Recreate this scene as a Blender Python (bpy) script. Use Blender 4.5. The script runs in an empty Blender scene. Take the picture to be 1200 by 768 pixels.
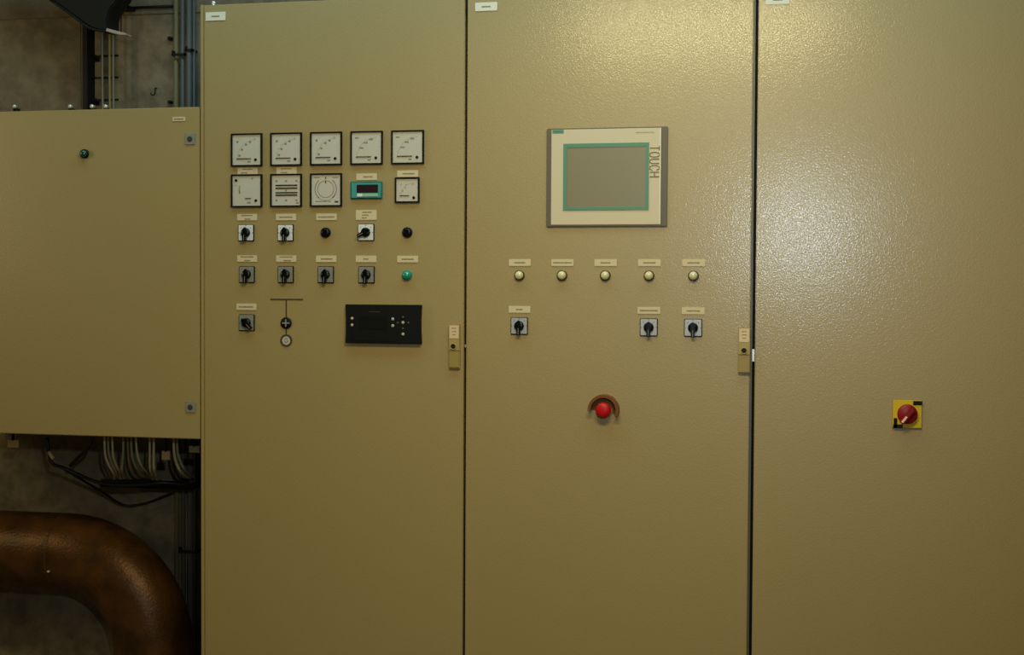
import bpy, bmesh, math, random
from mathutils import Vector, Matrix
random.seed(4)
C = bpy.context.scene.collection
PI = math.pi

# ------------------------------------------------------------------ camera
F = 1500.0
CX, CD, CZ = 0.8313, 3.5212, 1.365
YAW, PITCH, ROLL = 0.1948, 0.0281, 0.0054

def basis():
    f = Vector((-math.sin(YAW)*math.cos(PITCH), math.cos(YAW)*math.cos(PITCH), -math.sin(PITCH)))
    r = Vector((math.cos(YAW), math.sin(YAW), 0))
    u = r.cross(f)
    c, s = math.cos(ROLL), math.sin(ROLL)
    return c*r + s*u, -s*r + c*u, f
RT, UP, FW = basis()

def W(px, py, Y=0.0):
    """photo measurement -> (X, Z) on the upright plane at depth Y"""
    d = FW + RT*((px-600)/F) - UP*((py-384)/F)
    t = (CD+Y)/d.y
    return CX + d.x*t, CZ + d.z*t
def P(px, py, Y=0.0):
    x, z = W(px, py, Y)
    return Vector((x, Y, z))

cam = bpy.data.cameras.new('camera')
cam.sensor_fit = 'HORIZONTAL'; cam.sensor_width = 36; cam.lens = 36*F/1200
cam.clip_start = 0.05
co = bpy.data.objects.new('camera', cam); C.objects.link(co)
m = Matrix((RT, UP, -FW)).transposed().to_4x4()
m.translation = (CX, -CD, CZ)
co.matrix_world = m
bpy.context.scene.camera = co

# --------------------------------------------------------------- materials
def lin(r, g, b):
    f = lambda c: (c/255/12.92) if c/255 <= 0.04045 else ((c/255+0.055)/1.055)**2.4
    return (f(r), f(g), f(b), 1)
def mat(name, rgb, rough=0.5, metal=0.0, bump=None, var=None, coat=0.0, spec=0.5, emit=None, lacquer=0.1, mottle=None):
    m = bpy.data.materials.new(name); m.use_nodes = True
    n = m.node_tree.nodes; l = m.node_tree.links
    b = n['Principled BSDF']
    col = lin(*rgb)
    b.inputs['Base Color'].default_value = col
    b.inputs['Roughness'].default_value = rough
    b.inputs['Metallic'].default_value = metal
    b.inputs['Specular IOR Level'].default_value = spec
    b.inputs['Coat Weight'].default_value = coat
    b.inputs['Coat Roughness'].default_value = lacquer
    tc = n.new('ShaderNodeTexCoord')
    if bump:
        scale, dist, detail = bump
        t = n.new('ShaderNodeTexNoise'); t.inputs['Scale'].default_value = scale; t.inputs['Detail'].default_value = detail
        l.new(tc.outputs['Object'], t.inputs['Vector'])
        bp = n.new('ShaderNodeBump'); bp.inputs['Strength'].default_value = 1.0; bp.inputs['Distance'].default_value = dist
        l.new(t.outputs['Fac'], bp.inputs['Height'])
        l.new(bp.outputs['Normal'], b.inputs['Normal'])
        l.new(bp.outputs['Normal'], b.inputs['Coat Normal'])
    if var:
        scale, amt, rgb2 = var
        t = n.new('ShaderNodeTexNoise'); t.inputs['Scale'].default_value = scale; t.inputs['Detail'].default_value = 8
        t.inputs['Roughness'].default_value = 0.6
        l.new(tc.outputs['Object'], t.inputs['Vector'])
        r = n.new('ShaderNodeMapRange'); r.inputs[1].default_value = 0.35; r.inputs[2].default_value = 0.65
        r.inputs[3].default_value = 0; r.inputs[4].default_value = amt
        l.new(t.outputs['Fac'], r.inputs['Value'])
        x = n.new('ShaderNodeMix'); x.data_type = 'RGBA'
        x.inputs[6].default_value = col; x.inputs[7].default_value = lin(*rgb2)
        l.new(r.outputs[0], x.inputs[0]); l.new(x.outputs[2], b.inputs['Base Color'])
    if mottle:   # orange-peel lacquer: the clear coat pools unevenly
        scale, lo, hi = mottle
        t = n.new('ShaderNodeTexNoise'); t.inputs['Scale'].default_value = scale; t.inputs['Detail'].default_value = 1
        l.new(tc.outputs['Object'], t.inputs['Vector'])
        r = n.new('ShaderNodeMapRange'); r.inputs[1].default_value = 0.40; r.inputs[2].default_value = 0.58
        r.inputs[3].default_value = lo; r.inputs[4].default_value = hi
        l.new(t.outputs['Fac'], r.inputs['Value']); l.new(r.outputs[0], b.inputs['Coat Weight'])
    if emit:
        b.inputs['Emission Color'].default_value = lin(*emit[0]); b.inputs['Emission Strength'].default_value = emit[1]
    return m

M = {}
M['paint'] = mat('grey_beige_powder_coat', (153,132,77), 0.48, bump=(240, 0.00034, 2), var=(3.0, 0.35, (150,127,75)), spec=0.9, coat=1.0, lacquer=0.19, mottle=(290, .12, 1.0))
M['body'] = mat('cabinet_body_paint', (156,134,82), 0.45, spec=0.4)
M['gasket'] = mat('black_rubber', (10,9,8), 0.7, spec=.2)
M['seam'] = mat('grey_steel_strip', (84,81,72), 0.45, 0.2)
M['black'] = mat('black_plastic', (8,7,7), 0.5, spec=.2)
M['bezel'] = mat('black_bezel', (9,8,6), 0.55, spec=.15)
M['dial'] = mat('cream_dial', (186,180,158), 0.6, var=(40, .3, (178,171,147)))
M['ink'] = mat('dark_print', (52,46,30), 0.7)
M['softink'] = mat('faded_print', (124,116,90), 0.7)
M['faint'] = mat('faint_print', (160,152,124), 0.7)
M['plate'] = mat('cream_label', (198,182,140), 0.6)
M['plate_pale'] = mat('pale_label', (214,208,180), 0.5)
M['plateink'] = mat('label_print', (122,106,70), 0.7)
M['alu'] = mat('brushed_aluminium', (228,228,222), 0.3, 0.15, bump=(500, 0.0001, 1))  # upper switch plates: the highlight they catch is put into the base colour
M['aludark'] = mat('dull_aluminium', (132,129,114), 0.5, 0.1)  # lower switch plates: same metal toned down where no highlight falls
M['alumid'] = mat('grey_aluminium', (168,170,168), 0.4, 0.2)
M['knob'] = mat('gloss_black_knob', (6,7,8), 0.3, spec=.3)
M['lens_white'] = mat('white_lens', (204,194,146), 0.25, coat=.6)
M['ring'] = mat('dark_brass_ring', (84,72,40), 0.35, 0.6)
M['lens_green'] = mat('green_lens', (0,140,100), 0.25, coat=.5)
M['lens_dkgreen'] = mat('dark_green_lens', (0,66,38), 0.25, coat=.5)
M['teal'] = mat('teal_bezel', (60,140,128), 0.5, spec=.3)
M['tealdk'] = mat('teal_bezel_shade', (38,112,104), 0.5)
M['palegreen'] = mat('pale_green_strip', (140,176,150), 0.5)
M['display'] = mat('dark_display', (42,26,26), 0.25)
M['tpframe'] = mat('taupe_frame', (92,80,62), 0.5, bump=(500,.0001,1))
M['tpface'] = mat('beige_fascia', (196,182,148), 0.5)
M['tpgreen'] = mat('sea_green_border', (72,128,100), 0.5)
M['tpscreen'] = mat('grey_screen', (128,120,92), 0.30, bump=(300,.00003,1), spec=0.6)
M['tpink'] = mat('olive_print', (84,86,58), 0.6)
M['screen_dark'] = mat('black_glass', (14,15,8), 0.45, spec=.2)
M['ctrl'] = mat('black_controller', (15,15,12), 0.6, spec=.15)
M['btn'] = mat('pale_grey_button', (165,160,140), 0.5)
M['btnpink'] = mat('pinkish_button', (190,150,140), 0.5)
M['btndim'] = mat('dim_arrow_key', (70,68,54), 0.5)
M['handle'] = mat('ochre_handle', (158,136,76), 0.45)
M['handle2'] = mat('ochre_handle_lower', (146,124,62), 0.5)
M['sticker'] = mat('pink_beige_sticker', (206,180,138), 0.5)
M['red'] = mat('red_plastic', (178,8,10), 0.45, spec=.3)
M['redmid'] = mat('dull_red_plastic', (128,10,14), 0.4, spec=.3)
M['collar'] = mat('ochre_collar', (112,66,12), 0.5, spec=.3)
M['yellow'] = mat('yellow_plate', (200,168,12), 0.55, spec=.3)
M['mark'] = mat('pale_pink_mark', (250,190,160), 0.5)
M['concrete'] = mat('concrete', (136,122,94), 0.95, bump=(14, 0.010, 8), var=(16.0, .9, (100,90,66)))
M['concrete2'] = mat('concrete_band', (124,112,86), 0.9, bump=(30, 0.006, 6), var=(14.0, 0.8, (92,82,62)))
M['floor'] = mat('floor_concrete', (120,108,84), 0.8, var=(3.0, 0.6, (96,86,66)))
M['pipe'] = mat('copper_brown_lacquer', (98,63,28), 0.38, 0.3, spec=.25, bump=(120, 0.0012, 4), var=(9.0, 1.0, (58,40,18)))
M['conduit'] = mat('grey_conduit', (92,92,80), 0.5, spec=.3)
M['conduitblue'] = mat('blue_grey_conduit', (84,88,84), 0.45, spec=.3)
M['conduittan'] = mat('olive_tan_conduit', (118,108,72), 0.6, spec=.3)
M['duct'] = mat('dark_sheet_metal', (24,23,18), 0.6, spec=.2)
M['flange'] = mat('bright_flange', (190,176,160), 0.35, 0.4)
M['steel'] = mat('dark_steel', (22,21,18), 0.6, spec=.25)
M['bolt'] = mat('zinc_bolt', (215,210,195), 0.3, 0.6)
M['cable_grey'] = mat('pale_grey_cable', (190,174,130), 0.5)
M['cable_green'] = mat('grey_green_cable', (140,136,98), 0.5)
M['cable_brown'] = mat('brown_cable', (130,100,76), 0.5)
M['cable_black'] = mat('black_cable', (16,15,14), 0.45)
M['wire_yg'] = mat('yellow_green_wire', (140,124,52), 0.5)
M['wire_pale'] = mat('pale_wire', (128,124,96), 0.5)
M['tan_tag'] = mat('tan_tag', (176,146,96), 0.6)

# ------------------------------------------------------------ mesh builder
class MB:
    def __init__(s): s.bm = bmesh.new(); s.mats = []
    def slot(s, m):
        m = M[m]
        if m not in s.mats: s.mats.append(m)
        return s.mats.index(m)
    def _add(s, tmp, m, smooth=False):
        k = s.slot(m)
        vm = {v: s.bm.verts.new(v.co) for v in tmp.verts}
        for f in tmp.faces:
            try: g = s.bm.faces.new([vm[v] for v in f.verts])
            except ValueError: continue
            g.material_index = k; g.smooth = smooth
        tmp.free()
    def box(s, x0, x1, y0, y1, z0, z1, m, bev=0, seg=2, rot=None):
        t = bmesh.new(); bmesh.ops.create_cube(t, size=1)
        for v in t.verts:
            v.co = Vector(((x0+x1)/2 + v.co.x*(x1-x0), (y0+y1)/2 + v.co.y*(y1-y0), (z0+z1)/2 + v.co.z*(z1-z0)))
        if bev: bmesh.ops.bevel(t, geom=t.edges[:], offset=bev, segments=seg, affect='EDGES', clamp_overlap=True)
        if rot:
            R = Matrix.Rotation(rot, 3, 'Y'); c = Vector(((x0+x1)/2, 0, (z0+z1)/2))
            for v in t.verts: v.co = R @ (v.co-c) + c
        s._add(t, m); return s
    def lathe(s, cx, cz, prof, m, seg=32, y=0, smooth=True):
        """revolve (radius, y) pairs about the axis pointing out of the door"""
        t = bmesh.new(); rings = []
        for r, yy in prof:
            if r <= 1e-6: rings.append([t.verts.new((cx, y+yy, cz))])
            else: rings.append([t.verts.new((cx+r*math.cos(a*2*PI/seg), y+yy, cz+r*math.sin(a*2*PI/seg))) for a in range(seg)])
        for a, b in zip(rings, rings[1:]):
            for i in range(seg):
                j = (i+1) % seg
                if len(a) == 1 and len(b) == 1: continue
                if len(a) == 1: t.faces.new((a[0], b[j], b[i]))
                elif len(b) == 1: t.faces.new((a[i], a[j], b[0]))
                else: t.faces.new((a[i], a[j], b[j], b[i]))
        bmesh.ops.recalc_face_normals(t, faces=t.faces[:])
        s._add(t, m, smooth); return s
    def prism(s, pts, y0, y1, m, bev=0):
        t = bmesh.new()
        a = [t.verts.new((x, y0, z)) for x, z in pts]; b = [t.verts.new((x, y1, z)) for x, z in pts]
        n = len(pts)
        t.faces.new(a); t.faces.new(b[::-1])
        for i in range(n): t.faces.new((a[i], b[i], b[(i+1) % n], a[(i+1) % n]))
        bmesh.ops.recalc_face_normals(t, faces=t.faces[:])
        if bev: bmesh.ops.bevel(t, geom=t.edges[:], offset=bev, segments=2, affect='EDGES', clamp_overlap=True)
        s._add(t, m); return s
    def frame(s, x0, x1, z0, z1, w, y0, y1, m):
        """rectangular ring, w = (left, right, bottom, top)"""
        l, r, b, t_ = w
        s.box(x0, x0+l, y0, y1, z0, z1, m); s.box(x1-r, x1, y0, y1, z0, z1, m)
        s.box(x0+l, x1-r, y0, y1, z0, z0+b, m); s.box(x0+l, x1-r, y0, y1, z1-t_, z1, m); return s
    def tube(s, pts, r, m, seg=16, smooth=True, cap=True):
        pts = [Vector(p) for p in pts]
        t = bmesh.new(); rings = []
        up = None
        for i, p in enumerate(pts):
            d = (pts[min(i+1, len(pts)-1)] - pts[max(i-1, 0)]).normalized()
            if up is None:
                up = Vector((0, 1, 0)) if abs(d.y) < .9 else Vector((1, 0, 0))
            up = (up - d*up.dot(d)).normalized(); sd = d.cross(up)
            rr = r[i] if isinstance(r, (list, tuple)) else r
            rings.append([t.verts.new(p + rr*(math.cos(a*2*PI/seg)*up + math.sin(a*2*PI/seg)*sd)) for a in range(seg)])
        for a, b in zip(rings, rings[1:]):
            for i in range(seg): t.faces.new((a[i], a[(i+1) % seg], b[(i+1) % seg], b[i]))
        if cap: t.faces.new(rings[0]); t.faces.new(rings[-1][::-1])
        bmesh.ops.recalc_face_normals(t, faces=t.faces[:])
        s._add(t, m, smooth); return s
    def arc(s, cx, cz, r0, r1, a0, a1, y0, y1, m, seg=40):
        full = abs(a1-a0) >= 359.9
        n = seg
        for_ = [math.radians(a0+(a1-a0)*i/n) for i in range(n+1)]
        t = bmesh.new(); rows = []
        for a in for_:
            c_, s_ = math.cos(a), math.sin(a)
            rows.append([t.verts.new((cx+r*c_, y, cz+r*s_)) for r, y in ((r0, y0), (r1, y0), (r1, y1), (r0, y1))])
        for a, b in zip(rows, rows[1:]):
            for i in range(4): t.faces.new((a[i], a[(i+1) % 4], b[(i+1) % 4], b[i]))
        if not full: t.faces.new(rows[0]); t.faces.new(rows[-1][::-1])
        bmesh.ops.recalc_face_normals(t, faces=t.faces[:])
        s._add(t, m); return s
    def mesh(s, name, origin=(0, 0, 0)):
        me = bpy.data.meshes.new(name)
        o = Vector(origin)
        for v in s.bm.verts: v.co -= o
        s.bm.to_mesh(me); s.bm.free()
        for m in s.mats: me.materials.append(m)
        return me

def link(name, me, parent=None, loc=(0, 0, 0), label=None):
    o = bpy.data.objects.new(name, me); C.objects.link(o)
    o.location = loc
    if parent: o.parent = parent
    if label: o['label'] = label
    return o
def build(mb, name, parent=None, label=None, origin=None):
    """link a mesh whose coordinates are given in the world; parent must be an unrotated thing"""
    if origin is None:
        co_ = [v.co for v in mb.bm.verts]
        origin = Vector([(min(c[i] for c in co_)+max(c[i] for c in co_))/2 for i in range(3)])
    me = mb.mesh(name, origin)
    base = Vector((0, 0, 0)); p = parent
    while p: base += p.location; p = p.parent
    return link(name, me, parent, Vector(origin)-base, label)
def thing(name, label, cat, loc, group=None):
    o = bpy.data.objects.new(name, None); C.objects.link(o); o.location = loc
    o.empty_display_size = .1
    return tag(o, label, cat, group)
def tag(o, label, cat, group=None, kind=None):
    o['label'] = label; o['category'] = cat
    if group: o['group'] = group
    if kind: o['kind'] = kind
    return o
def struct(mb, name):
    o = build(mb, name); o['kind'] = 'structure'; return o

def smooth_path(pts, n=8):
    """Catmull-Rom through the points"""
    pts = [Vector(p) for p in pts]; out = []
    q = [2*pts[0]-pts[1]] + pts + [2*pts[-1]-pts[-2]]
    for i in range(1, len(q)-2):
        for k in range(n):
            t = k/n; a, b, c, d = q[i-1:i+3]
            out.append(.5*((2*b)+(c-a)*t+(2*a-5*b+4*c-d)*t*t+(3*b-a-3*c+d)*t**3))
    out.append(pts[-1]); return out

# ------------------------------------------------------------------- room
WY = 0.56
RX0, RX1, RY0, ZC = -3.2, 3.2, -4.6, 3.1
struct(MB().box(RX0-.2, RX1+.2, RY0-.2, WY+.2, -.2, 0, 'floor'), 'floor')
struct(MB().box(RX0-.2, RX1+.2, RY0-.2, WY+.2, ZC, ZC+.2, 'concrete'), 'ceiling')
struct(MB().box(RX0-.2, RX1+.2, WY, WY+.2, 0, ZC, 'concrete'), 'wall_back')
struct(MB().box(RX0-.2, RX0, RY0, WY, 0, ZC, 'concrete'), 'wall_left')
struct(MB().box(RX1, RX1+.2, RY0, WY, 0, ZC, 'concrete'), 'wall_right')
struct(MB().box(RX0-.2, RX1+.2, RY0-.2, RY0, 0, ZC, 'concrete'), 'wall_front')
zb = W(170, 17, WY)[1]
struct(MB().box(RX0, 1.7, WY-.006, WY, zb, zb+.3, 'concrete2'), 'trim_1')

# ---------------------------------------------------------- small fittings
def px(name):
    return name
_cache = {}
def shared(key, fn):
    if key not in _cache: _cache[key] = fn().mesh(key)
    return _cache[key]

def words(mb, x, z, w, h, y, m='plateink', seed=0):
    """a line of print too small to read: a broken dash"""
    rnd = random.Random(seed); p = x-w/2; e = x+w/2
    while p < e-.001:
        q = min(e, p+rnd.uniform(.0016, .0034))
        hh = h*rnd.uniform(.7, 1)
        mb.box(p, q, y, y+.0006, z-hh/2, z+hh/2, m); p = q+.0006

def name_plate(parent, x, z, rows, w=.062, h=.019, seed=0, lbl=None, name='name_plate', pm='plate'):
    mb = MB().box(-w/2, w/2, -.002, 0.0005, -h/2, h/2, pm, .0006)
    n = len(rows)
    for i, (off, ww) in enumerate(rows):
        zz = (0 if n == 1 else h*.28*(1-2*i/(n-1)))
        words(mb, off, zz, ww, .0034 if n > 1 else .0042, -.0024, seed=seed*7+i)
    me = mb.mesh(name)
    return link(name, me, parent, Vector((x, 0, z))-parent.location, lbl)

def rotary(parent, x, z, ang, metal='alu', lbl=None):
    """square escutcheon with a pear-shaped knob; ang = way the tail points, degrees"""
    S = .0245
    def plate():
        mb = MB().box(-S, S, -.0045, .0005, -S, S, 'black', .0015)
        return mb
    def face():
        mb = MB().box(-S+.0022, S-.0024, -.006, -.0045, -S+.0024, S-.0018, metal, .0006)
        for a in (45, 90, 135, 0, 180):
            r = .0205; mb.box(r*math.cos(math.radians(a))*1.0-.0013, r*math.cos(math.radians(a))+.0013, -.0064, -.0058,
                              r*math.sin(math.radians(a))-.0013, r*math.sin(math.radians(a))+.0013, 'softink')
        return mb
    def knob():
        mb = MB().lathe(0, 0, [(.0140, -.006), (.0140, -.009), (.0128, -.0135), (.011, -.015), (0, -.0155)], 'knob', 32)
        pts = [(-.0062, .0), (-.0052, -.018), (-.0044, -.0248), (.0044, -.0248), (.0052, -.018), (.0062, 0), (.005, .012), (.0015, .0158), (-.0015, .0158), (-.005, .012)]
        mb.prism(pts, -.019, -.006, 'knob', .001)
        mb.box(-.0008, .0008, -.0196, -.0188, -.023, -.006, 'softink')
        return mb
    o = link('rotary_switch', shared('switch_base', plate), parent, Vector((x, 0, z))-parent.location, lbl)
    link('escutcheon', shared('switch_face_'+metal, face), o)
    k = link('switch_knob', shared('switch_knob', knob), o, (0, 0, 0))
    k.rotation_euler = (0, -math.radians(ang+90), 0)
    return o

def round_button(parent, x, z, kind, lbl=None, r=.0148):
    name = {'white': 'indicator_lamp', 'green': 'indicator_lamp', 'darkgreen': 'indicator_lamp', 'black': 'push_button'}[kind]
    lens = {'white': 'lens_white', 'green': 'lens_green', 'darkgreen': 'lens_dkgreen', 'black': 'knob'}[kind]
    rm = {'white': 'ring', 'green': 'tealdk', 'darkgreen': 'black', 'black': 'black'}[kind]
    nm = {'white': 'lamp_lens', 'green': 'lamp_lens', 'darkgreen': 'lamp_lens', 'black': 'button_cap'}[kind]
    def ringm(): return MB().lathe(0, 0, [(r, 0.0005), (r, -.006), (r-.001, -.008), (r*.80, -.0085), (r*.78, -.004), (0, -.004)], rm, 32)
    def lensm():
        if kind == 'black': return MB().lathe(0, 0, [(r*.76, -.004), (r*.76, -.010), (r*.68, -.0115), (r*.3, -.0108), (0, -.0106)], lens, 32)
        return MB().lathe(0, 0, [(r*.79, -.004), (r*.79, -.010), (r*.70, -.0145), (r*.45, -.0175), (0, -.0185)], lens, 32)
    o = link(name, shared('ring_'+kind+str(r), ringm), parent, Vector((x, 0, z))-parent.location, lbl)
    link(nm, shared('lens_'+kind+str(r), lensm), o)
    return o

def meter(parent, x, z, S, kind, lbl):
    h = S/2
    U = lambda u: -h+u*S
    V = lambda v: h-v*S
    def housing():
        mb = MB(); b = .0042
        mb.frame(-h, h, -h, h, (b, b, b, b), -.0075, .0005, 'bezel')
        return mb
    fy = -.0045
    def dot(mb, u, v, w, hh, m='softink'):
        mb.box(U(u)-w/2, U(u)+w/2, fy-.0004, fy+.0004, V(v)-hh/2, V(v)+hh/2, m)
    def face():
        mb = MB().box(-h+.004, h-.004, fy, 0.0004, -h+.004, h-.004, 'dial')
        if kind in 'AVS':
            for i in range(25):
                a = math.radians(90+90*i/24); L = .05 if i % 4 == 0 else .025
                r = .58 if kind != 'S' else .56
                cu, cv = .79, .79
                u0, v0 = cu+r*math.cos(a), cv-r*math.sin(a); u1, v1 = cu+(r+L)*math.cos(a), cv-(r+L)*math.sin(a)
                if u0 < .1 or v0 < .1: continue
                mb.tube([(U(u0), fy-.0001, V(v0)), (U(u1), fy-.0001, V(v1))], .00035, 'softink', 5)
        if kind == 'A':
            dot(mb, .20, .25, .006, .006); 
            for u, v in ((.27, .67), (.35, .49), (.48, .335), (.61, .26)): dot(mb, u, v, .0062, .0056)
            dot(mb, .757, .176, .005, .005, 'faint'); dot(mb, .58, .86, .010, .004)
        if kind == 'V':
            words(mb, U(.2), V(.2), .012, .0048, fy-.0004, 'softink', 3)
            for k, (u, v) in enumerate(((.35, .50), (.47, .345), (.64, .245))): words(mb, U(u), V(v), .0115, .0055, fy-.0004, 'softink', k)
            dot(mb, .58, .86, .010, .004)
        if kind == 'S':
            for u, v in ((.25, .27), (.45, .29), (.72, .27), (.42, .40), (.30, .54)): dot(mb, u, v, .005, .0045, 'faint')
        if kind == 'C':
            dot(mb, .68, .13, .005, .004); dot(mb, .57, .86, .011, .0042); dot(mb, .14, .33, .007, .003, 'faint')
            for i in range(16):
                a = math.radians(188+74*i/15); r = .62
                u0, v0 = .16+r*math.cos(a+PI), .18-r*math.sin(a+PI)
                u1, v1 = .16+(r+.03)*math.cos(a+PI), .18-(r+.03)*math.sin(a+PI)
                mb.tube([(U(u0), fy-.0001, V(v0)), (U(u1), fy-.0001, V(v1))], .00035, 'faint', 5)
        if kind == 'F':
            for v in (.215, .80):
                for u in (.19, .50, .83): dot(mb, u, v, .006, .005, 'softink')
            dot(mb, .5, .50, .004, .006); dot(mb, .86, .88, .007, .004)
            for v in (.385, .615):
                for i in range(13): dot(mb, .19+.65*i/12, v, .0012, .003, 'faint')
        if kind == 'Y':
            cx, cz = U(.49), V(.47)
            mb.arc(cx, cz, .0236, .0250, 0, 360, fy-.0006, fy+.0004, 'softink', 48)
            mb.arc(cx, cz, .0316, .0332, 225, 330+360-360, fy-.0006, fy+.0004, 'faint', 24)
            mb.arc(cx, cz, .0312, .0334, 130, 232, fy-.0006, fy+.0004, 'softink', 30)
            mb.arc(cx, cz, .0312, .0334, -52, 50, fy-.0006, fy+.0004, 'softink', 30)
            dot(mb, .20, .125, .018, .0022); dot(mb, .80, .125, .018, .0022); dot(mb, .83, .855, .011, .0048, 'ink')
            words(mb, U(.42), V(.84), .048, .003, fy-.0004, 'softink', 9)
        return mb
    def bar(u0, v0, u1, v1, t, m='ink'):
        def f():
            a, b = Vector((U(u0), fy-.0012, V(v0))), Vector((U(u1), fy-.0012, V(v1)))
            return MB().tube([a, b], t/2, m, 8)
        return f
    o = link('panel_meter', shared('meter_%s_%.3f' % (kind, S), housing), parent, Vector((x, 0, z))-parent.location, lbl)
    link('dial', shared('dial_%s_%.3f' % (kind, S), face), o)
    def screw(u, v, r=.0040):
        link('zero_screw', shared('screw%.3f' % r, lambda: MB().lathe(0, 0, [(r, 0), (r, -.0022), (r*.7, -.003), (0, -.003)], 'black', 20)), o, (U(u), fy+.0002, V(v)))
    if kind in 'AV':
        link('needle', shared('needle', bar(.175, .765, .64, .765, .0026)), o); screw(.79, .80)
    if kind == 'S':
        link('needle', shared('needle_s', bar(.2, .72, .58, .72, .0024)), o); screw(.77, .80)
    if kind == 'C':
        link('needle', shared('needle_c1', bar(.27, .33, .275, .57, .0024, 'softink')), o)
        link('needle', shared('needle_c2', bar(.45, .735, .64, .73, .0024)), o); screw(.16, .18); screw(.80, .80)
    if kind == 'F':
        for i, v in enumerate((.345, .435, .568, .645)):
            link('reed_row', shared('reed%d' % i, lambda v=v: MB().box(U(.165), U(.86), fy-.0016, fy, V(v)-.0016, V(v)+.0016, 'black')), o)
    if kind == 'Y':
        link('pointer', shared('ptr1', lambda: MB().prism([(U(.49)-.0022, V(.24)), (U(.49), V(.31)), (U(.49)+.0022, V(.24))], fy-.0014, fy, 'ink')), o)
        link('top_mark', shared('ptr2', lambda: MB().prism([(U(.49)-.0022, V(.16)), (U(.49), V(.09)), (U(.49)+.0022, V(.16))], fy-.0010, fy, 'ink')), o)
    return o

# --------------------------------------------------------------- cabinets
ZT = 2.20     # cabinet tops
PL = 0.10     # plinth
X1 = W(544.2, 200)[0]   # right edge of the first door
X1b = W(547.1, 200)[0]
X2 = W(881.0, 200)[0]
X2m = W(883.7, 200)[0]
X2b = W(887.0, 200)[0]
CABY = 0.50

def cabinet(label, xa, xb, d0, d1, lip=.024):
    """xa..xb the carcass, d0..d1 the door"""
    t = thing('control_cabinet', label, 'cabinet', ((xa+xb)/2, 0, 0), 'row of floor-standing control cabinets')
    mb = MB()
    mb.box(xa, xa+.012, lip, CABY, PL, ZT, 'body', .002)
    mb.box(xb-.012, xb, .024, CABY, PL, ZT, 'body', .002)
    mb.box(xa+.012, xb-.012, .024, CABY, ZT-.012, ZT, 'body', .002)
    mb.box(xa+.012, xb-.012, .024, CABY, PL, PL+.012, 'body')
    mb.box(xa+.012, xb-.012, CABY-.012, CABY, PL+.012, ZT-.012, 'body')
    build(mb, 'housing', t)
    build(MB().box(xa+.002, xb-.002, .02, CABY-.01, 0.0, PL, 'steel', .003), 'plinth', t, 'dark steel plinth')
    g = MB().frame(xa+(.012 if lip < .02 else 0), xb, PL+.008, ZT-.004, (.024,)*4, .0185, .026, 'gasket')
    build(g, 'door_gasket', t)
    d = build(MB().box(d0, d1, 0, .020, PL+.006, ZT-.002, 'paint', .0022, 3), 'door', t)
    return t, d

cabA, doorA = cabinet('olive-beige control cabinet with panel meters, left of the three tall cabinets', -.800, 0.0-.0005, -.787, X1, .003)
cabB, doorB = cabinet('olive-beige control cabinet with touch panel and red stop button, middle of the three', .0005, .7995, X1b, X2)
cabC, doorC = cabinet('plain olive-beige cabinet with a yellow and red main switch, rightmost', .8005, 1.60, X2b, 1.5965)
cabC_edge = build(MB().box(X2+.0006, X2m, .004, .022, PL+.01, ZT-.01, 'seam', .0006), 'edge_strip', cabB, 'grey steel strip along the door edge')
# black block in the first seam
hx, hz = W(547, 3)
build(MB().box(X1b-.0052+.0005, X1b-.0006, .001, .019, hz-.03+.0, hz+.10, 'black', .0006), 'hinge', cabB, 'black hinge')

def add_handle(cab, px0, px1, py0, py1, lbl, stx):
    x0, z1 = W(px0, py0); x1, z0 = W(px1, py1)
    L = cab.location
    mb = MB().box(x0, x1, -.010, .0005, z0, z1, 'handle2', .0022)
    zmid = z0+(z1-z0)*.40
    mb.box(x0+.0016, x1-.0016, -.0125, -.0098, z0+.004, zmid, 'handle2', .001)
    mb.box(x0+.0008, x1-.0008, -.0135, -.0098, zmid+.0015, z1-.002, 'handle', .001)
    h = build(mb, 'door_handle', cab, lbl)
    lx, lz = W(*stx)
    k = MB().lathe(lx, lz, [(.0092, -.0130), (.0092, -.0155), (.0075, -.0162), (.0070, -.0140), (0, -.0140)], 'handle', 28)
    k.box(lx-.0012, lx+.0012, -.0148, -.0139, lz-.0045, lz+.0045, 'black')
    k.lathe(lx, lz, [(.0068, -.0141), (0, -.01425)], 'steel', 24)
    build(k, 'lock_cylinder', h, 'dark round key lock')
    sx0 = x0+.0025; sx1 = x1-.0025; st = z1-.0035; sb = st-(.0365)
    sm = MB().box(sx0, sx1, -.0142, -.0134, sb, st, 'sticker', .0003)
    for i, ww in enumerate((.014, .012, .009)):
        words(sm, (sx0+sx1)/2, st-.008-.009*i, ww, .0026, -.0146, 'plateink', i)
    build(sm, 'sticker', h, 'pale pinkish sticker')
    return h
add_handle(cabA, 527, 539.7, 379.9, 432.4, 'ochre swing handle with pale sticker and key lock', (532.3, 406))
add_handle(cabB, 865.3, 878.8, 383.5, 438.2, 'ochre swing handle with pale sticker and key lock', (872, 410.9))
x, z = W(544.4, 405.6)
build(MB().box(X1b-.0042, X1b-.0008, .000, .012, z-.004, z+.004, 'bolt', .0006), 'strike_pin', cabB, 'bright steel pin')
x0, z1 = W(882.2, 409.4); x1, z0 = W(885.2, 424)
build(MB().box(X2m+.0002, X2m+.0062, .000, .014, z0, z1, 'bolt', .0008), 'strike_plate', cabC, 'bright steel strike plate')

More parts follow.
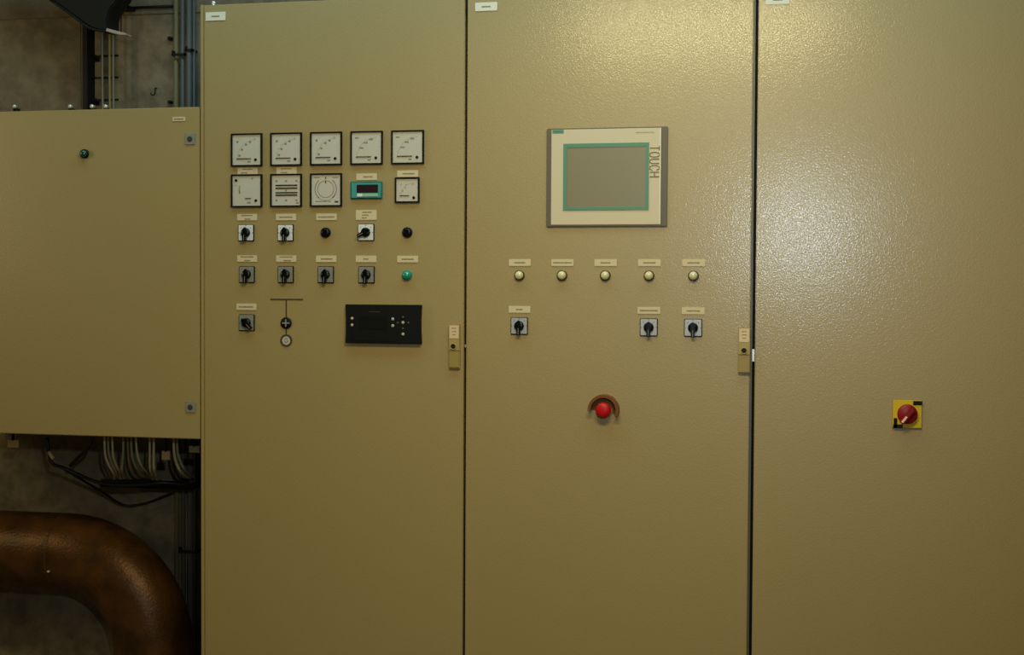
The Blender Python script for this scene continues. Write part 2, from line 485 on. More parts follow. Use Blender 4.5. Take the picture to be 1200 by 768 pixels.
def top_plate(cab, x0, x1, y0, y1, lbl):
    a, b = W(x0, y1), W(x1, y0)
    w, h = abs(b[0]-a[0]), abs(b[1]-a[1])
    return name_plate(cab, (a[0]+b[0])/2, (a[1]+b[1])/2, [(0, w*.4)], w, h, 5, lbl, 'cabinet_label', 'plate_pale')
top_plate(cabA, 241.2, 264.4, 13.8, 24.8, 'pale rectangular label at top of door')
top_plate(cabB, 556.9, 582.8, 2.4, 13.5, 'pale rectangular label at top of door')
top_plate(cabC, 897.5, 925.4, -5.6, 5.8, 'pale rectangular label at top of door')

# eye bolt on top of the first cabinet
ex, ez = W(250.3, 3.4, .03)
mb = MB().lathe(ex, 0, [(0, 0), (0.0, 0)], 'bolt')
mb = MB().tube([(ex, .03, ZT), (ex, .03, ZT+.008)], .005, 'bolt', 12)
mb.lathe(ex, ZT+.010, [(.0, .026), (.006, .027), (.006, .033), (0, .034)], 'bolt', 16)
build(mb, 'roof_bolt', cabA, 'small bright bolt head on the roof edge')

# ---- first cabinet: meters
S = .0955
cA = [-.6524+.1213*k for k in range(5)]
zr1 = (1.9553+1.8607)/2-.135
zr2 = 1.7415-.135+S/2
lblA = ['ammeter at the left end of the top meter row', 'ammeter second from left in the top meter row', 'ammeter in the middle of the top meter row']
for k in range(3): meter(cabA, cA[k], zr1, S, 'A', 'square cream-dial '+lblA[k])
meter(cabA, cA[3], zr1, S, 'V', 'square cream-dial voltmeter fourth from left in the top meter row')
meter(cabA, cA[4], zr1, S, 'V', 'square cream-dial voltmeter at the right end of the top meter row')
meter(cabA, cA[0], zr2, S, 'C', 'square meter with two black screws, lower left of the meters')
meter(cabA, cA[1], zr2, S, 'F', 'square reed frequency meter with four black bars')
meter(cabA, cA[2], zr2, S, 'Y', 'square synchronising meter with a ring on its dial')
sx, sz = W(477.7, 223)
meter(cabA, sx, sz, .0718, 'S', 'small square meter at right end of the lower row')

# teal digital display
dx, dz = W(429.9, 223.2)
t0 = MB().box(-.048, .048, -.006, .0005, -.0255, .0255, 'tealdk', .002)
t0.box(-.045, .045, -.009, -.006, -.023, .023, 'teal', .0015)
o = link('digital_display', t0.mesh('digital_display'), cabA, Vector((dx, 0, dz))-cabA.location, 'teal framed digital display with a dark window')
link('display_window', MB().box(-.0275, .036, -.0098, -.0085, -.0075, .0155, 'display', .0004).mesh('display_window'), o, (0, 0, 0), 'dark display window')
link('button_strip', MB().box(-.026, .036, -.0104, -.0085, -.0185, -.0098, 'palegreen', .0006).box(-.026, -.010, -.0108, -.0085, -.0185, -.0098, 'alu', .0006).mesh('button_strip'), o, (0, 0, 0), 'pale green strip')

def zc(pxs, pys): return W(pxs, pys)[1]
# plates: (column or px), py centre, rows
def plateA(cx_px, cy, rows, seed, **k):
    x, z = W(cx_px, cy); return name_plate(cabA, x, z, rows, seed=seed, **k)
plateA(290.3, 200.6, [(0, .030), (-.01, .02)], 1)
plateA(335.9, 200.1, [(0, .034), (-.008, .02)], 2)
plateA(429.8, 207.4, [(0.004, .028)], 3)
plateA(477.9, 203.7, [(.003, .036)], 4)
plateA(289.7, 254.8, [(0, .036), (.002, .018)], 5)
plateA(335.3, 254.6, [(0, .042)], 6)
plateA(382.7, 254.4, [(0, .050)], 7)
plateA(429.3, 252.2, [(.003, .028), (-.002, .020), (-.006, .014)], 8, h=.0285)
plateA(289.7, 303.3, [(0, .040), (.002, .02)], 9)
plateA(335.5, 303.4, [(0, .040), (.004, .022)], 10)
plateA(382.4, 303.6, [(.002, .036)], 11)
plateA(429.1, 303.7, [(0, .016)], 12)
plateA(477.9, 303.9, [(0, .036)], 13)
plateA(288.9, 359.8, [(0, .046)], 14)
def swA(px_, py_, ang, metal, lbl):
    x, z = W(px_, py_); rotary(cabA, x, z, ang, metal, lbl)
swA(288.9, 273.1, -92, 'alu', 'highlight-toned rotary switch at left of the upper switch row')
swA(335.1, 273.1, -90, 'alu', 'highlight-toned rotary switch second in the upper switch row')
swA(429.3, 272.6, -152, 'alu', 'highlight-toned rotary switch with knob pointing left')
swA(289.8, 321.9, -93, 'aludark', 'dull-toned rotary switch at left of the lower switch row')
swA(335.3, 321.9, -90, 'aludark', 'dull-toned rotary switch second in the lower switch row')
swA(382.2, 322.1, -92, 'aludark', 'dull-toned rotary switch third in the lower switch row')
swA(429.8, 322.2, -90, 'aludark', 'dull-toned rotary switch fourth in the lower switch row')
swA(289.6, 378.3, -45, 'aludark', 'dull rotary switch alone beside the line diagram, knob turned right')
for px_, py_, k, l in ((382.1, 272.8, 'black', 'black push button below the ringed meter'), (477.6, 272.6, 'black', 'black push button at right of the upper switch row'), (477.3, 322.7, 'green', 'round green indicator lamp')):
    x, z = W(px_, py_); round_button(cabA, x, z, k, l)

# mimic line diagram
mb = MB()
a = W(317, 350.9); b = W(355.2, 350.9); vx = W(335.5, 365)[0]
c1x, c1z = W(335.5, 378.8); c2x, c2z = W(335.6, 399.1)
mb.box(a[0], b[0], -.0012, .0003, a[1]-.0019, a[1]+.0019, 'ink')
mb.box(vx-.0017, vx+.0017, -.0010, .0003, c2z+.0175, a[1], 'ink')
lg = build(mb, 'line_diagram', cabA, 'black line diagram leading down to a ringed G')
r = .0170
ds = MB().lathe(c1x, c1z, [(r, .0003), (r, -.003), (r-.001, -.004), (0, -.004)], 'black', 32)
ds.box(c1x-.011, c1x+.011, -.0052, -.0038, c1z-.0021, c1z+.0021, 'aludark', .0003).box(c1x-.0021, c1x+.0021, -.0054, -.0038, c1z-.011, c1z+.011, 'aludark', .0003)
build(ds, 'breaker_symbol', lg, 'black disc with grey cross')
ds = MB().arc(c2x, c2z, .0128, .0178, 0, 360, -.0025, .0003, 'ink', 40)
ds.lathe(c2x, c2z, [(.0128, -.0008), (0, -.0009)], 'dial', 32)
ds.arc(c2x, c2z, .0045, .0064, 40, 345, -.0018, -.0006, 'softink', 20)
ds.box(c2x+.0005, c2x+.0064, -.0018, -.0006, c2z-.0022, c2z-.0004, 'softink')
build(ds, 'generator_symbol', lg, 'cream circle with a letter G')

# black controller
x0, z1 = W(406.5, 356.8); x1, z0 = W(495, 403.0)
cx, cz = (x0+x1)/2, (z0+z1)/2; w, h = x1-x0, z1-z0
n = 10; pts = []
for i in range(n+1):
    t = i/n; pts.append((-w/2+.0022*math.sin(PI*t), -h/2+h*t))
for i in range(n+1):
    t = i/n; pts.append((w/2-.0022*math.sin(PI*t), h/2-h*t))
mb = MB().prism(pts, -.016, .0005, 'ctrl', .0012)
o = link('generator_controller', mb.mesh('generator_controller'), cabA, Vector((cx, 0, cz))-cabA.location, 'wide black controller with small grey buttons')
def cp(px_, py_): X, Z = W(px_, py_); return X-cx, Z-cz
a, b = cp(423, 371), cp(455, 386)
mb = MB().box(a[0], b[0], -.0168, -.0155, b[1], a[1], 'screen_dark', .0006)
words(mb, (a[0]+b[0])/2+.006, cp(446, 365.5)[1], .034, .0016, -.0163, 'btndim', 2)
link('controller_screen', mb.mesh('controller_screen'), o, (0, 0, 0), 'dark olive screen')
link('cover_flap', MB().box(a[0]-.022, b[0]+.030, -.0172, -.0155, -h/2+.006, b[1]-.006, 'ctrl', .001).mesh('cover_flap'), o)
for (u, v, k, rr) in ((414.7, 373.2, 'btnpink', .0042), (414.7, 380.9, 'btn', .0042), (462.2, 374, 'btn', .0044), (462.2, 381.8, 'btn', .0044),
                  (474.1, 378.1, 'btn', .0044), (474.1, 391.6, 'btn', .0044), (474.1, 371.8, 'btndim', .003), (474.1, 385, 'btndim', .003), (468, 378.4, 'btndim', .003), (480.3, 378.4, 'btndim', .003)):
    X, Z = cp(u, v)
    link('button', shared('b'+k+str(rr), lambda: MB().lathe(0, 0, [(rr, 0), (rr, -.0012), (rr*.7, -.002), (0, -.0022)], k, 20)), o, (X, -.0158, Z))

# ---- middle cabinet
xs, zs = W(711, 208)
TW, TH = .335, .2725
o = link('touch_panel', MB().box(-TW/2, TW/2, -.007, .0005, -TH/2, TH/2, 'tpframe', .002).mesh('touch_panel'), cabB,
         Vector((xs, 0, zs))-cabB.location, 'large beige touch panel with green bordered screen')
tp = lambda a_, b_: (W(a_, b_)[0]-xs, W(a_, b_)[1]-zs)
a = tp(646.9, 152.6); b = tp(774.1, 263.2)
mb = MB().box(a[0], b[0], -.0085, -.006, b[1], a[1], 'tpface', .0006)
mb.box(b[0]-.003, b[0], -.0092, -.006, b[1], a[1], 'plate_pale')
la = tp(648, 152.8); lb = tp(661, 156.8)
mb.box(la[0], lb[0], -.0092, -.008, lb[1], la[1], 'tpgreen')
words(mb, (la[0]+lb[0])/2, (la[1]+lb[1])/2, .024, .003, -.0096, 'tealdk', 1)
ta = tp(756, 155.5); words(mb, ta[0], ta[1], .05, .0028, -.0092, 'faint', 5)
link('fascia', mb.mesh('fascia'), o, (0, 0, 0), 'beige fascia')
a = tp(660.9, 169.1); b = tp(760.4, 246.3)
bw = .0098
link('screen_border', MB().frame(a[0], b[0], b[1], a[1], (bw, bw*.95, bw*.9, bw*1.1), -.0105, -.008, 'tpgreen').mesh('screen_border'), o, (0, 0, 0), 'sea-green border')
link('screen', MB().box(a[0]+bw, b[0]-bw, -.0093, -.008, b[1]+bw, a[1]-bw, 'tpscreen').mesh('screen'), o, (0, 0, 0), 'blank grey screen')
# TOUCH, read downwards: letter space (s along the word, t across, t=1 towards the right)
ta = tp(767.5, 171.3); tb = tp(767.5, 207.5)
cw = .0125; Lh = .0255; Ln = ta[1]-tb[1]; st = (Ln+.0056)/5; lw = st-.0056
mb = MB()
def stroke(k, p):
    q = [Vector((ta[0]-Lh/2+Lh*(v)+.0, -.0090, ta[1]-k*st-u*lw)) for u, v in p]
    mb.tube(q, .0012, 'tpink', 6)
def rr_(x0_, x1_, y0_, y1_, part):
    c = .28; P_ = {'O': [(x0_, c), (x0_, 1-c), (x0_+c*.8, 1), (x1_-c*.8, 1), (x1_, 1-c), (x1_, c), (x1_-c*.8, 0), (x0_+c*.8, 0), (x0_, c)],
                   'U': [(x0_, 1), (x0_, c), (x0_+c*.8, 0), (x1_-c*.8, 0), (x1_, c), (x1_, 1)],
                   'C': [(x1_, 1-c), (x1_-c*.8, 1), (x0_+c*.8, 1), (x0_, 1-c), (x0_, c), (x0_+c*.8, 0), (x1_-c*.8, 0), (x1_, c)]}
    return P_[part]
stroke(0, [(0, 1), (1, 1)]); stroke(0, [(.5, 1), (.5, 0)])
stroke(1, rr_(0, 1, 0, 1, 'O')); stroke(2, rr_(0, 1, 0, 1, 'U')); stroke(3, rr_(0, 1, 0, 1, 'C'))
stroke(4, [(0, 0), (0, 1)]); stroke(4, [(1, 0), (1, 1)]); stroke(4, [(0, .5), (1, .5)])
link('lettering', mb.mesh('lettering'), o, (0, 0, 0), 'word TOUCH running downwards')

cB = [.1576+.1206*k for k in range(5)]
zl = W(710, 323.1)[1]; zp = W(710, 308.1)[1]
ordn = ['leftmost', 'second from left', 'middle', 'fourth from left', 'rightmost']
for k in range(5):
    round_button(cabB, cB[k], zl, 'white', 'round cream indicator lamp, %s of the five' % ordn[k])
    name_plate(cabB, cB[k]+.0004, zp, [(0, (.032, .052, .028, .034, .034)[k])], seed=20+k)
zq = W(710, 364.0-.3)[1]; zk = W(710, 383.2)[1]
for k, ww, l in ((0, .02, 'leftmost'), (3, .05, 'middle'), (4, .036, 'rightmost')):
    name_plate(cabB, cB[k]+.0002, zq, [(0, ww)], seed=30+k)
    rotary(cabB, cB[k]+.0004, zk, -90, 'alumid', 'rotary switch below the cream lamps, %s of three' % l)

# emergency stop with half collar
ex, ez = W(708.2, 480.0)
mb = MB().lathe(0, 0, [(.0235, .0005), (.0235, -.003), (.015, -.0045), (.015, -.012), (0, -.012)], 'handle', 36)
o = link('emergency_stop', mb.mesh('emergency_stop'), cabB, Vector((ex, 0, ez))-cabB.location, 'red mushroom stop button inside a half-round ochre guard')
link('stop_button', MB().lathe(0, 0, [(.012, -.012), (.0190, -.016), (.0214, -.022), (.0208, -.028), (.0165, -.0325), (.0085, -.0345), (0, -.035)], 'red', 40).mesh('stop_button'), o, (0, 0, 0), 'red mushroom head')
mb = MB().arc(0, 0, .0345, .0425, -22, 182, -.030, .0005, 'collar', 40)
mb.arc(0, 0, .0240, .0425, -22, 182, -.003, .0005, 'collar', 40)
link('guard_collar', mb.mesh('guard_collar'), o, (0, 0, 0), 'ochre half-ring guard')

# ---- right cabinet: main switch
ms, mz = W(1062.8, 485.1)
x0, z1 = W(1045.6, 467.9); x1, z0 = W(1080, 502.6)
w = (x1-x0)/2; h = (z1-z0)/2
mb = MB().box(-w, w, -.005, .0005, -h, h, 'handle2', .001)
mb.box(-w+.0015, w-.0015, -.008, -.005, -h+.0015, h-.0015, 'yellow', .001)
o = link('main_switch', mb.mesh('main_switch'), cabC, Vector((ms, 0, mz))-cabC.location, 'yellow square main switch with red rotary knob')
link('black_label', MB().box(w-.0235, w-.0005, -.0095, -.0078, h-.0145, h-.0035, 'black', .0006).mesh('black_label'), o, (0, 0, 0), 'small black rectangle')
link('padlock_tab', MB().box(-w+.0035, -w+.0125, -.0105, -.0078, -h+.001, -h+.027, 'black', .0008).box(-w+.002, -w+.027, -.0105, -.0078, -h+.001, -h+.0105, 'black', .0008).mesh('padlock_tab'), o, (0, 0, 0), 'black L-shaped tab')
k = MB().lathe(0, 0, [(.0258, -.008), (.0258, -.014), (.0245, -.020), (.021, -.022), (0, -.022)], 'redmid', 44)
kn = link('red_knob', k.mesh('red_knob'), o, (0, 0, 0), 'red round knob')
g = MB().box(-.0065, .0065, -.036, -.0215, -.027, .022, 'redmid', .0025)
gg = link('knob_grip', g.mesh('knob_grip'), kn, (0, 0, 0)); gg.rotation_euler = (0, math.radians(38), 0)
g = MB().box(-.0028, .0028, -.0368, -.0358, -.0255, -.006, 'mark', .0004)
gg = link('pointer_mark', g.mesh('pointer_mark'), kn, (0, 0, 0), 'pale pointer mark'); gg.rotation_euler = (0, math.radians(38), 0)

# -------------------------------------------------------------- wall box
bx1 = -.8025; bz1 = (2.0392+2.0351)/2-.135; bz0 = 1.0586-.135; bx0 = -1.90; BD = .40
box = thing('wall_enclosure', 'wide olive-beige wall box beside the cabinets, above the brown pipe', 'electrical box', ((bx0+bx1)/2, BD/2, bz0))
mb = MB().box(bx0, bx1, .022, BD, bz0+.006, bz1-.006, 'body', .003)
build(mb, 'housing', box)
build(MB().box(bx0-.002, bx1, 0, .0205, bz0, bz1, 'paint', .0022, 3), 'door', box)
for z_ in (bz0+.12, bz1-.12):
    build(MB().box(bx0+.05, bx1-.05, BD-.002, WY, z_-.02, z_+.02, 'steel'), 'mounting_rail', box)
x, z = W(99.5, 180.5)
round_button(box, x, z, 'darkgreen', 'dark green indicator lamp', .0138).location.y = -BD/2
for u, v in ((222.9, 163), (223.4, 477.3)):
    x, z = W(u, v)
    mb = MB().box(x-.0155, x+.0155, -.003, .0005, z-.0165, z+.0165, 'aludark', .001)
    lk = build(mb, 'quarter_turn_lock', box, 'small square lock plate')
    build(MB().lathe(x, z, [(.008, -.002), (.008, -.0042), (.006, -.0046), (0, -.0034)], 'ink', 24), 'key_slot', lk, 'dark round key hole')
x, z = W(209.8, 139.7)
o = name_plate(box, x, z, [(0, .03)], .040, .0125, 40, 'small pale label near the top corner'); o.location.y = -BD/2
for i, u in enumerate((19.5, 84.5, 110.2, 126)):
    x, z = W(u, 125.5, .3)
    zz = bz1-.006
    mb = MB().tube([(x, .3, zz-.002), (x, .3, z-.006)], .011, 'steel', 12)
    mb.lathe(x, z, [(0, .282), (.0065, .283), (.0065, .30), (0, .301)], 'bolt', 16)
    if i == 0: mb.box(x-.035, x+.035, .295, .335, zz-.002, zz+.016, 'steel', .002)
    build(mb, 'roof_bolt', box, 'bright bolt head above the box')

# -------------------------------------------------- elbow pipe at the left
PY = .36
cxp, czp = W(80, 754, PY)
ox, _ = W(222, 754, PY); ix, _ = W(138.5, 754, PY)
pr = (ox-ix)/2; R = (ox+ix)/2-cxp
path = [Vector((-2.3, PY, czp+R)), Vector((cxp-.35, PY, czp+R)), Vector((cxp-.12, PY, czp+R))]
for i in range(0, 25):
    a = math.radians(90-90*i/24); path.append(Vector((cxp+R*math.cos(a), PY, czp+R*math.sin(a))))
path += [Vector((cxp+R, PY, czp-.15)), Vector((cxp+R, PY, 0.0))]
pipe = thing('pipe', 'thick brown lacquered pipe bending down to the floor, lower left', 'pipe', (cxp+R, PY, 0))
build(MB().tube(path, pr, 'pipe', 56), 'pipe_body', pipe)
wx = W(52, 650, PY-pr)[0]
for k in range(1):
    build(MB().tube([(wx-.004, PY, czp+R), (wx-.002, PY, czp+R), (wx+.002, PY, czp+R), (wx+.004, PY, czp+R)], [pr, pr+.0006, pr+.0006, pr], 'pipe', 56, cap=False), 'weld_seam', pipe)
sx, sz = W(56, 670.5, PY-pr)
build(MB().lathe(sx, czp+R+(sz-czp-R), [(.004, PY-pr*.9), (.004, PY-pr*1.0), (0, PY-pr*1.01)], 'bolt', 12), 'plug', pipe)

# ------------------------------------------------------ conduits on the wall
def conduit(u0, u1, Y, m, label, name='conduit', cat='conduit', z0=0.0, z1=None, group='vertical conduits beside the cabinets'):
    a, b = W(u0, 60, Y)[0], W(u1, 60, Y)[0]
    z1 = ZC if z1 is None else z1
    o = build(MB().tube([((a+b)/2, Y, z0), ((a+b)/2, Y, (z0+z1)/2), ((a+b)/2, Y, z1)], (b-a)/2, m, 20), name, origin=((a+b)/2, Y, z0))
    return tag(o, label, cat, group)
conduit(203.6, 209.0, .545, 'conduittan', 'olive-tan conduit on the wall, leftmost of the upright run')
conduit(211.6, 216.4, .540, 'conduit', 'grey conduit right next to the olive-tan one')
conduit(218.6, 224.6, .535, 'conduit', 'thickest grey conduit in the upright run')
conduit(225.6, 229.2, .540, 'conduitblue', 'thin blue-grey conduit nearest the tall cabinet')
def clamp(ypx, u0, u1, label, tall=2.2):
    Y = .52
    a = W(u0, ypx, Y); b = W(u1, ypx, Y)
    mb = MB().box(a[0], b[0], Y, .527, a[1]-.004, a[1]+.004, 'steel', .001)
    mb.box(a[0], a[0]+.006, Y, WY+.0005, a[1]-.004, a[1]+.014, 'steel', .001)
    mb.box(b[0]-.006, b[0], Y, WY+.0005, a[1]-.004, a[1]+.004, 'steel', .001)
    tag(build(mb, 'conduit_clamp'), label, 'clamp', 'conduit clamps')
clamp(64.0, 201, 217, 'dark steel clamp across the tan conduit, above the wall box')
clamp(58.5, 216.8, 225.5, 'dark steel clamp across the thick grey conduit, above the wall box')
clamp(646.5, 209, 230, 'dark steel clamp across the conduits beside the pipe')
def clip(u, v, w, h, label):
    x, z = W(u, v, WY); mb = MB().box(x-w/2, x+w/2, WY-.02, WY+.0005, z-h/2, z+h/2, 'steel', .002)
    mb.box(x-w/2-.004, x-w/2+.003, WY-.008, WY+.0005, z-h/3, z+h/3, 'steel', .001)
    tag(build(mb, 'cable_clip'), label, 'clip', 'small clips on the concrete')
clip(201, 46, .012, .012, 'small dark clip on concrete beside the tan conduit, upper one')
clip(201, 120.3, .012, .010, 'small dark clip on concrete beside the tan conduit, just above the wall box')
# hook on the concrete
x, z = W(182.5, 110, WY)
q = [(x+.004, WY-.012, z+.018), (x+.004, WY-.014, z), (x, WY-.015, z-.006), (x-.008, WY-.015, z-.005), (x-.012, WY-.013, z+.001)]
mb = MB().tube([(x+.004, WY+.0005, z+.018)]+smooth_path(q, 4), .0022, 'steel', 8)
tag(build(mb, 'wall_hook'), 'small dark hook on the bare concrete above the wall box', 'hook')

# cable ladder above the box
lad = thing('cable_ladder', 'narrow black cable ladder running up the concrete above the wall box', 'cable tray', (W(103, 60, .50)[0], .50, 1.0))
a, b = W(100.3, 60, .50)[0], W(106.0, 60, .50)[0]
build(MB().box(a, b, .48, .53, 1.0, ZC, 'steel', .001), 'side_rail', lad, 'black side rail')
c, d = W(134.0, 60, .50)[0], W(135.0, 60, .50)[0]
for v in (66, 91.5, 117.5):
    z_ = W(110, v, .51)[1]
    build(MB().box(b-.001, c+.008, .505, .515, z_-.003, z_+.003, 'steel', .0006), 'rung', lad)
for v in (20, -20):
    z_ = W(110, v, .51)[1]
    build(MB().box(b-.001, c+.008, .505, .515, z_-.003, z_+.003, 'steel', .0006), 'rung', lad)
for v in (66, 117.5):
    z_ = W(110, v, .51)[1]
    build(MB().box(a, b, .53, WY+.0005, z_-.01, z_+.01, 'steel'), 'wall_bracket', lad)
def wire(u, Y, r, m, label):
    x = W(u, 80, Y)[0]
    o = build(MB().tube([(x, Y, 1.0), (x+.002, Y, 1.7), (x-.001, Y, 2.1), (x, Y, ZC)], r, m, 10), 'cable')
    tag(o, label, 'cable', 'upright cables at the cable ladder')
wire(94.6, .545, .0022, 'conduittan', 'thin tan cable left of the black ladder rail')
wire(97.8, .545, .0042, 'conduit', 'grey cable close along the left of the black ladder rail')
wire(120.3, .498, .0034, 'wire_pale', 'pale grey cable between the ladder rungs, left of the yellow one')
wire(128.8, .498, .0040, 'wire_yg', 'yellow-green cable on the cable ladder')
wire(133.0, .498, .0034, 'wire_pale', 'pale grey cable right of the yellow-green one')

# dark hood / duct end, upper left
DY0, DY1 = .30, .38
pt = lambda u, v, Y=DY0: W(u, v, Y)
out = [(60, 0), (82, 15.5), (100, 28.5), (108, 33.0), (117, 35.5), (126, 36.0), (125, 22), (129, 10), (139, -2), (150, -20), (165, -60), (-20, -60)]
hood = thing('duct_hood', 'black sheet metal duct end slanting down from the upper left', 'duct', (pt(100, 20)[0], (DY0+DY1)/2, pt(100, 28)[1]))
build(MB().prism([pt(u, v) for u, v in out], DY0, DY1, 'duct', .004), 'duct_shell', hood)
p = [Vector((pt(u, v)[0], DY0-.004, pt(u, v)[1])) for u, v in ((60, 0.5), (82, 16), (100, 29.5), (108, 34), (117, 36.3), (127, 37.2))]
build(MB().tube(smooth_path(p, 4), .004, 'duct', 8), 'rim', hood)
q = [pt(126.5, 33.6), (pt(149, 39.6)), pt(149.6, 41.6), pt(142, 41.4), pt(126, 37.2)]
build(MB().prism(q, DY0-.01, DY0+.03, 'flange', .0008), 'flange', hood, 'bright metal flange at the lower tip')
# valve on thin rods
vx, vz = W(143.5, 7.8, .50)
val = thing('valve', 'small teal-grey fitting on two thin rods beside the black duct', 'fitting', (vx, .5, vz))
build(MB().lathe(vx, vz, [(0, .485), (.013, .487), (.016, .495), (.013, .508), (0, .512)], 'conduitblue', 20), 'fitting_body', val)
for u in (138.8, 141.9):
    x = W(u, 20, .505)[0]
    build(MB().tube([(x, .505, W(140, 37, .505)[1]), (x, .505, ZC)], .0018, 'steel', 8), 'rod', val)
build(MB().box(vx-.016, vx+.02, .511, WY+.0005, vz-.006, vz+.006, 'steel', .001), 'bracket', val)
# horizontal conduit at the top
x0, z0 = W(150, 9.5, .55); x1, _ = W(204, 9.5, .55)
tag(build(MB().tube([(x0-.02, .547, z0), (x1-.004, .547, z0)], .0045, 'steel', 10), 'conduit'), 'thin dark horizontal rod across the pale concrete band', 'conduit')

# --------------------------------------------- cables below the wall box
def cab_(pts, r, m, label, group='cables hanging below the wall box'):
    q = smooth_path([P(u, v, Y) for u, v, Y in pts], 8)
    tag(build(MB().tube(q, r, m, 10), 'cable'), label, 'cable', group)
zt = bz0+.004
def hang(u0, pts, r, m, label, Y=.16):
    a = P(u0, 520, Y); a.z = zt+.0
    q = smooth_path([a]+[P(u, v, y) for u, v, y in pts], 8)
    tag(build(MB().tube(q, r, m, 10), 'cable'), label, 'cable', 'cables hanging below the wall box')
HP = 'cable below the wall box, '
hang(122.5, [(123, 530, .16), (127, 544, .17), (133.5, 556, .22), (134, 562, .425)], .0036, 'cable_grey', 'pale grey hanging '+HP+'leftmost of its bundle')
hang(127.0, [(127, 528, .165), (130.5, 542, .175), (137, 555, .22), (138, 561, .425)], .0034, 'cable_green', 'grey-green hanging '+HP+'second of the left bundle')
hang(131.5, [(132, 527, .17), (134.0, 540, .18), (140, 553, .23), (142.5, 560, .425)], .0034, 'cable_grey', 'pale grey hanging '+HP+'right side of the left bundle')
hang(144.5, [(144.5, 528, .17), (143.5, 542, .18), (143.5, 553, .20), (150, 562, .425)], .0040, 'cable_green', 'lone grey-green hanging '+HP+'between the two bundles')
hang(149.5, [(150, 528, .16), (151.5, 543, .17), (157, 555, .22), (166, 561, .425)], .0034, 'cable_brown', 'brown hanging '+HP+'left of the second bundle')
hang(154.0, [(154, 526, .17), (156, 540, .175), (162, 551, .22), (172, 560, .425)], .0040, 'cable_green', 'thicker grey-green '+HP+'middle of the second bundle')
hang(159.0, [(160, 526, .165), (162.5, 538, .17), (168, 549, .22), (178, 560, .425)], .0034, 'cable_grey', 'pale grey hanging '+HP+'right of the second bundle')
hang(175.5, [(175.5, 530, .16), (175.5, 543, .165), (176.5, 553, .20), (181, 562, .425)], .0034, 'cable_grey', 'straight pale grey '+HP+'left one of the straight pair')
hang(180.2, [(180.2, 530, .16), (180.3, 543, .165), (181.5, 553, .20), (187, 562, .425)], .0040, 'cable_grey', 'straight pale grey '+HP+'right one of the straight pair')
hang(203.5, [(204, 530, .16), (207, 543, .17), (213, 554, .20), (223, 561, .425)], .0042, 'cable_grey', 'pale grey '+HP+'left one bending right beside the cabinet')
hang(207.5, [(208, 529, .165), (211.5, 541, .17), (217, 551, .20), (227, 559, .425)], .0038, 'cable_green', 'grey-green '+HP+'right one bending beside the cabinet')
# cable glands where they leave the box
for u in (124.5, 131, 144.5, 152, 160, 175.5, 180.6, 205.5):
    p = P(u, 516, .162)
    mb = MB().tube([(p.x, .163, bz0-.010), (p.x, .163, bz0+.0065)], .0085, 'black', 12)
    build(mb, 'cable_gland', box)
# black cables, and a dark tube as a cable shadow
hang(112, [(104, 524, .20), (94, 534, .22), (82, 546, .24)], .0052, 'cable_black', 'black '+HP+'slanting down to the left')
cab_([(55, 513, .215), (57, 528, .22), (61, 543, .23), (74, 548.5, .235), (92, 556.5, .25), (110, 564, .26), (132, 568.5, .27), (160, 568.5, .28), (190, 566, .30), (215, 568, .34), (226, 570, .38)], .0058, 'cable_black', 'long black cable sagging to the right below the wall box')
cab_([(70, 547, .26), (95, 562, .34), (120, 577, .44), (145, 592, .50), (170, 590, .52), (205, 577, .52)], .0040, 'cable_black', 'dark tube for the cable shadow along the concrete above the pipe')  # cast shadow of a cable, modelled as a thin dark tube
# ferrule / pale sleeve on the black cable end
a, b = P(57, 529.5, .205), P(62.5, 538, .205)
mb = MB().tube([a, b], .0058, 'plate', 14)
tag(build(mb, 'cable_sleeve'), 'short pale sleeve at the end of the long black cable', 'sleeve')
# dark tray standing in for shadow behind the bundle; cable ends rest here
a, b = P(118, 565, .41), P(218, 570, .41)
mb = MB().box(a.x, b.x+.02, .41, WY-.001, a.z-.016, a.z-.012, 'steel').box(a.x, b.x+.02, .41, .413, a.z-.016, a.z+.010, 'steel', .001)
tag(build(mb, 'shadow_tray'), 'dark tray filling the shadow under the wall box', 'cable tray')
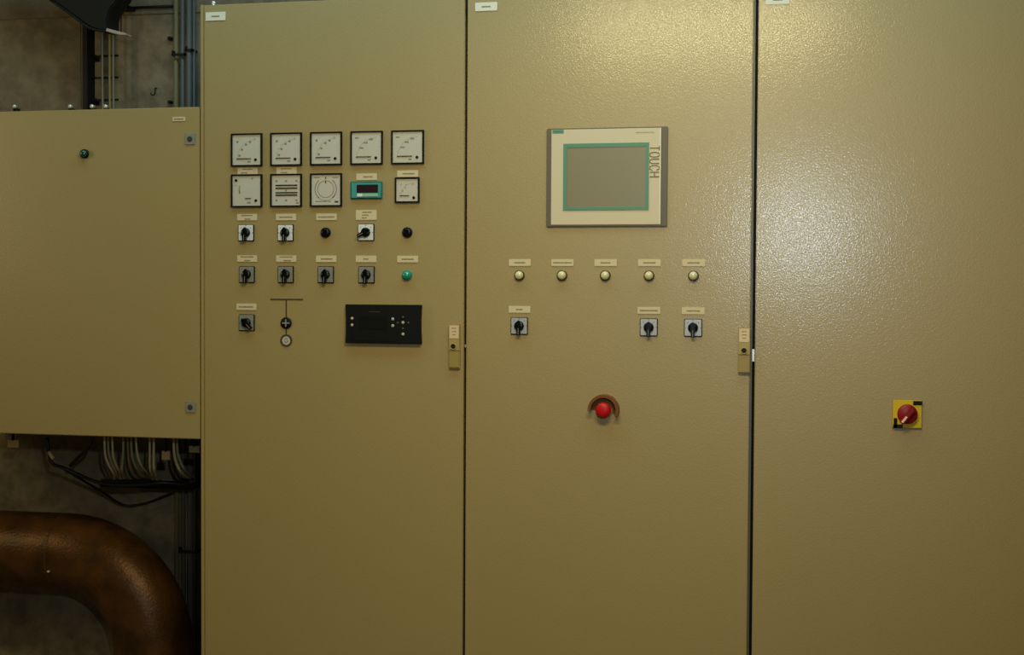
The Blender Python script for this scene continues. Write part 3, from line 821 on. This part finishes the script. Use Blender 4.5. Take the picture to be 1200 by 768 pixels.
# tags
def tagplate(u0, u1, v0, v1, Y, m, label):
    a, b = P(u0, v1, Y), P(u1, v0, Y)
    mb = MB().box(a.x, b.x, Y, Y+.003, a.z, b.z, m, .0006)
    mb.box((a.x+b.x)/2-.003, (a.x+b.x)/2+.003, Y-.002, Y+.004, b.z-.002, bz0+.0055, 'black')
    mb.box((a.x+b.x)/2-.009, (a.x+b.x)/2+.009, Y-.006, Y+.034, bz0+.001, bz0+.0075, 'black')
    tag(build(mb, 'marker_tag'), label, 'tag', 'tags below the wall box')
tagplate(8.5, 21.5, 516, 524.5, .10, 'tan_tag', 'small tan tag below the far left of the wall box')
tagplate(189.5, 199.0, 529, 539, .145, 'tan_tag', 'square tan tag between the hanging cables')
tagplate(221.5, 233.5, 523, 530.5, .06, 'conduittan', 'olive tag below the wall box corner, next to the tall cabinet')

# ----------------------------------------------------------------- lights
def area(name, loc, target, sx, sy, power, col, spread=180):
    l = bpy.data.lights.new(name, 'AREA'); l.shape = 'RECTANGLE'; l.size = sx; l.size_y = sy
    l.energy = power; l.color = col; l.spread = math.radians(spread)
    o = bpy.data.objects.new(name, l); C.objects.link(o); o.location = loc
    d = Vector(target)-Vector(loc); o.rotation_euler = d.to_track_quat('-Z', 'Y').to_euler()
    return o
area('ceiling_lamp', (.58, -1.60, 2.43), (.58, -1.2, 0), 1.0, .22, 33, (1.0, .84, .45))
area('left_fill', (-2.9, -1.3, 1.9), (-1.2, .3, .8), .25, 1.0, 10, (1.0, .82, .42))  # added warm fill for the wall box and lower wall, no real lamp
area('cool_top_fill', (.15, -.60, 3.05), (.15, -.55, 0), 3.2, .6, 34, (.50, .80, 1.0))  # added cool fill greying the upper doors, no opening above
# camera flash
l = bpy.data.lights.new('flash', 'SPOT'); l.energy = 76; l.color = (.80, .92, 1.0); l.shadow_soft_size = .035
l.spot_size = math.radians(72); l.spot_blend = 1.0
o = bpy.data.objects.new('flash', l); C.objects.link(o); o.location = (CX+.17, -CD, CZ+.34)
o.rotation_euler = (Vector((.3, 0, 1.4))-o.location).to_track_quat('-Z', 'Y').to_euler()

w = bpy.data.worlds.new('world'); bpy.context.scene.world = w; w.use_nodes = True
w.node_tree.nodes['Background'].inputs[0].default_value = (.9, .8, .5, 1); w.node_tree.nodes['Background'].inputs[1].default_value = .02

vs = bpy.context.scene.view_settings
vs.view_transform = 'Standard'; vs.look = 'None'; vs.exposure = 0; vs.gamma = 1; vs.use_curve_mapping = False
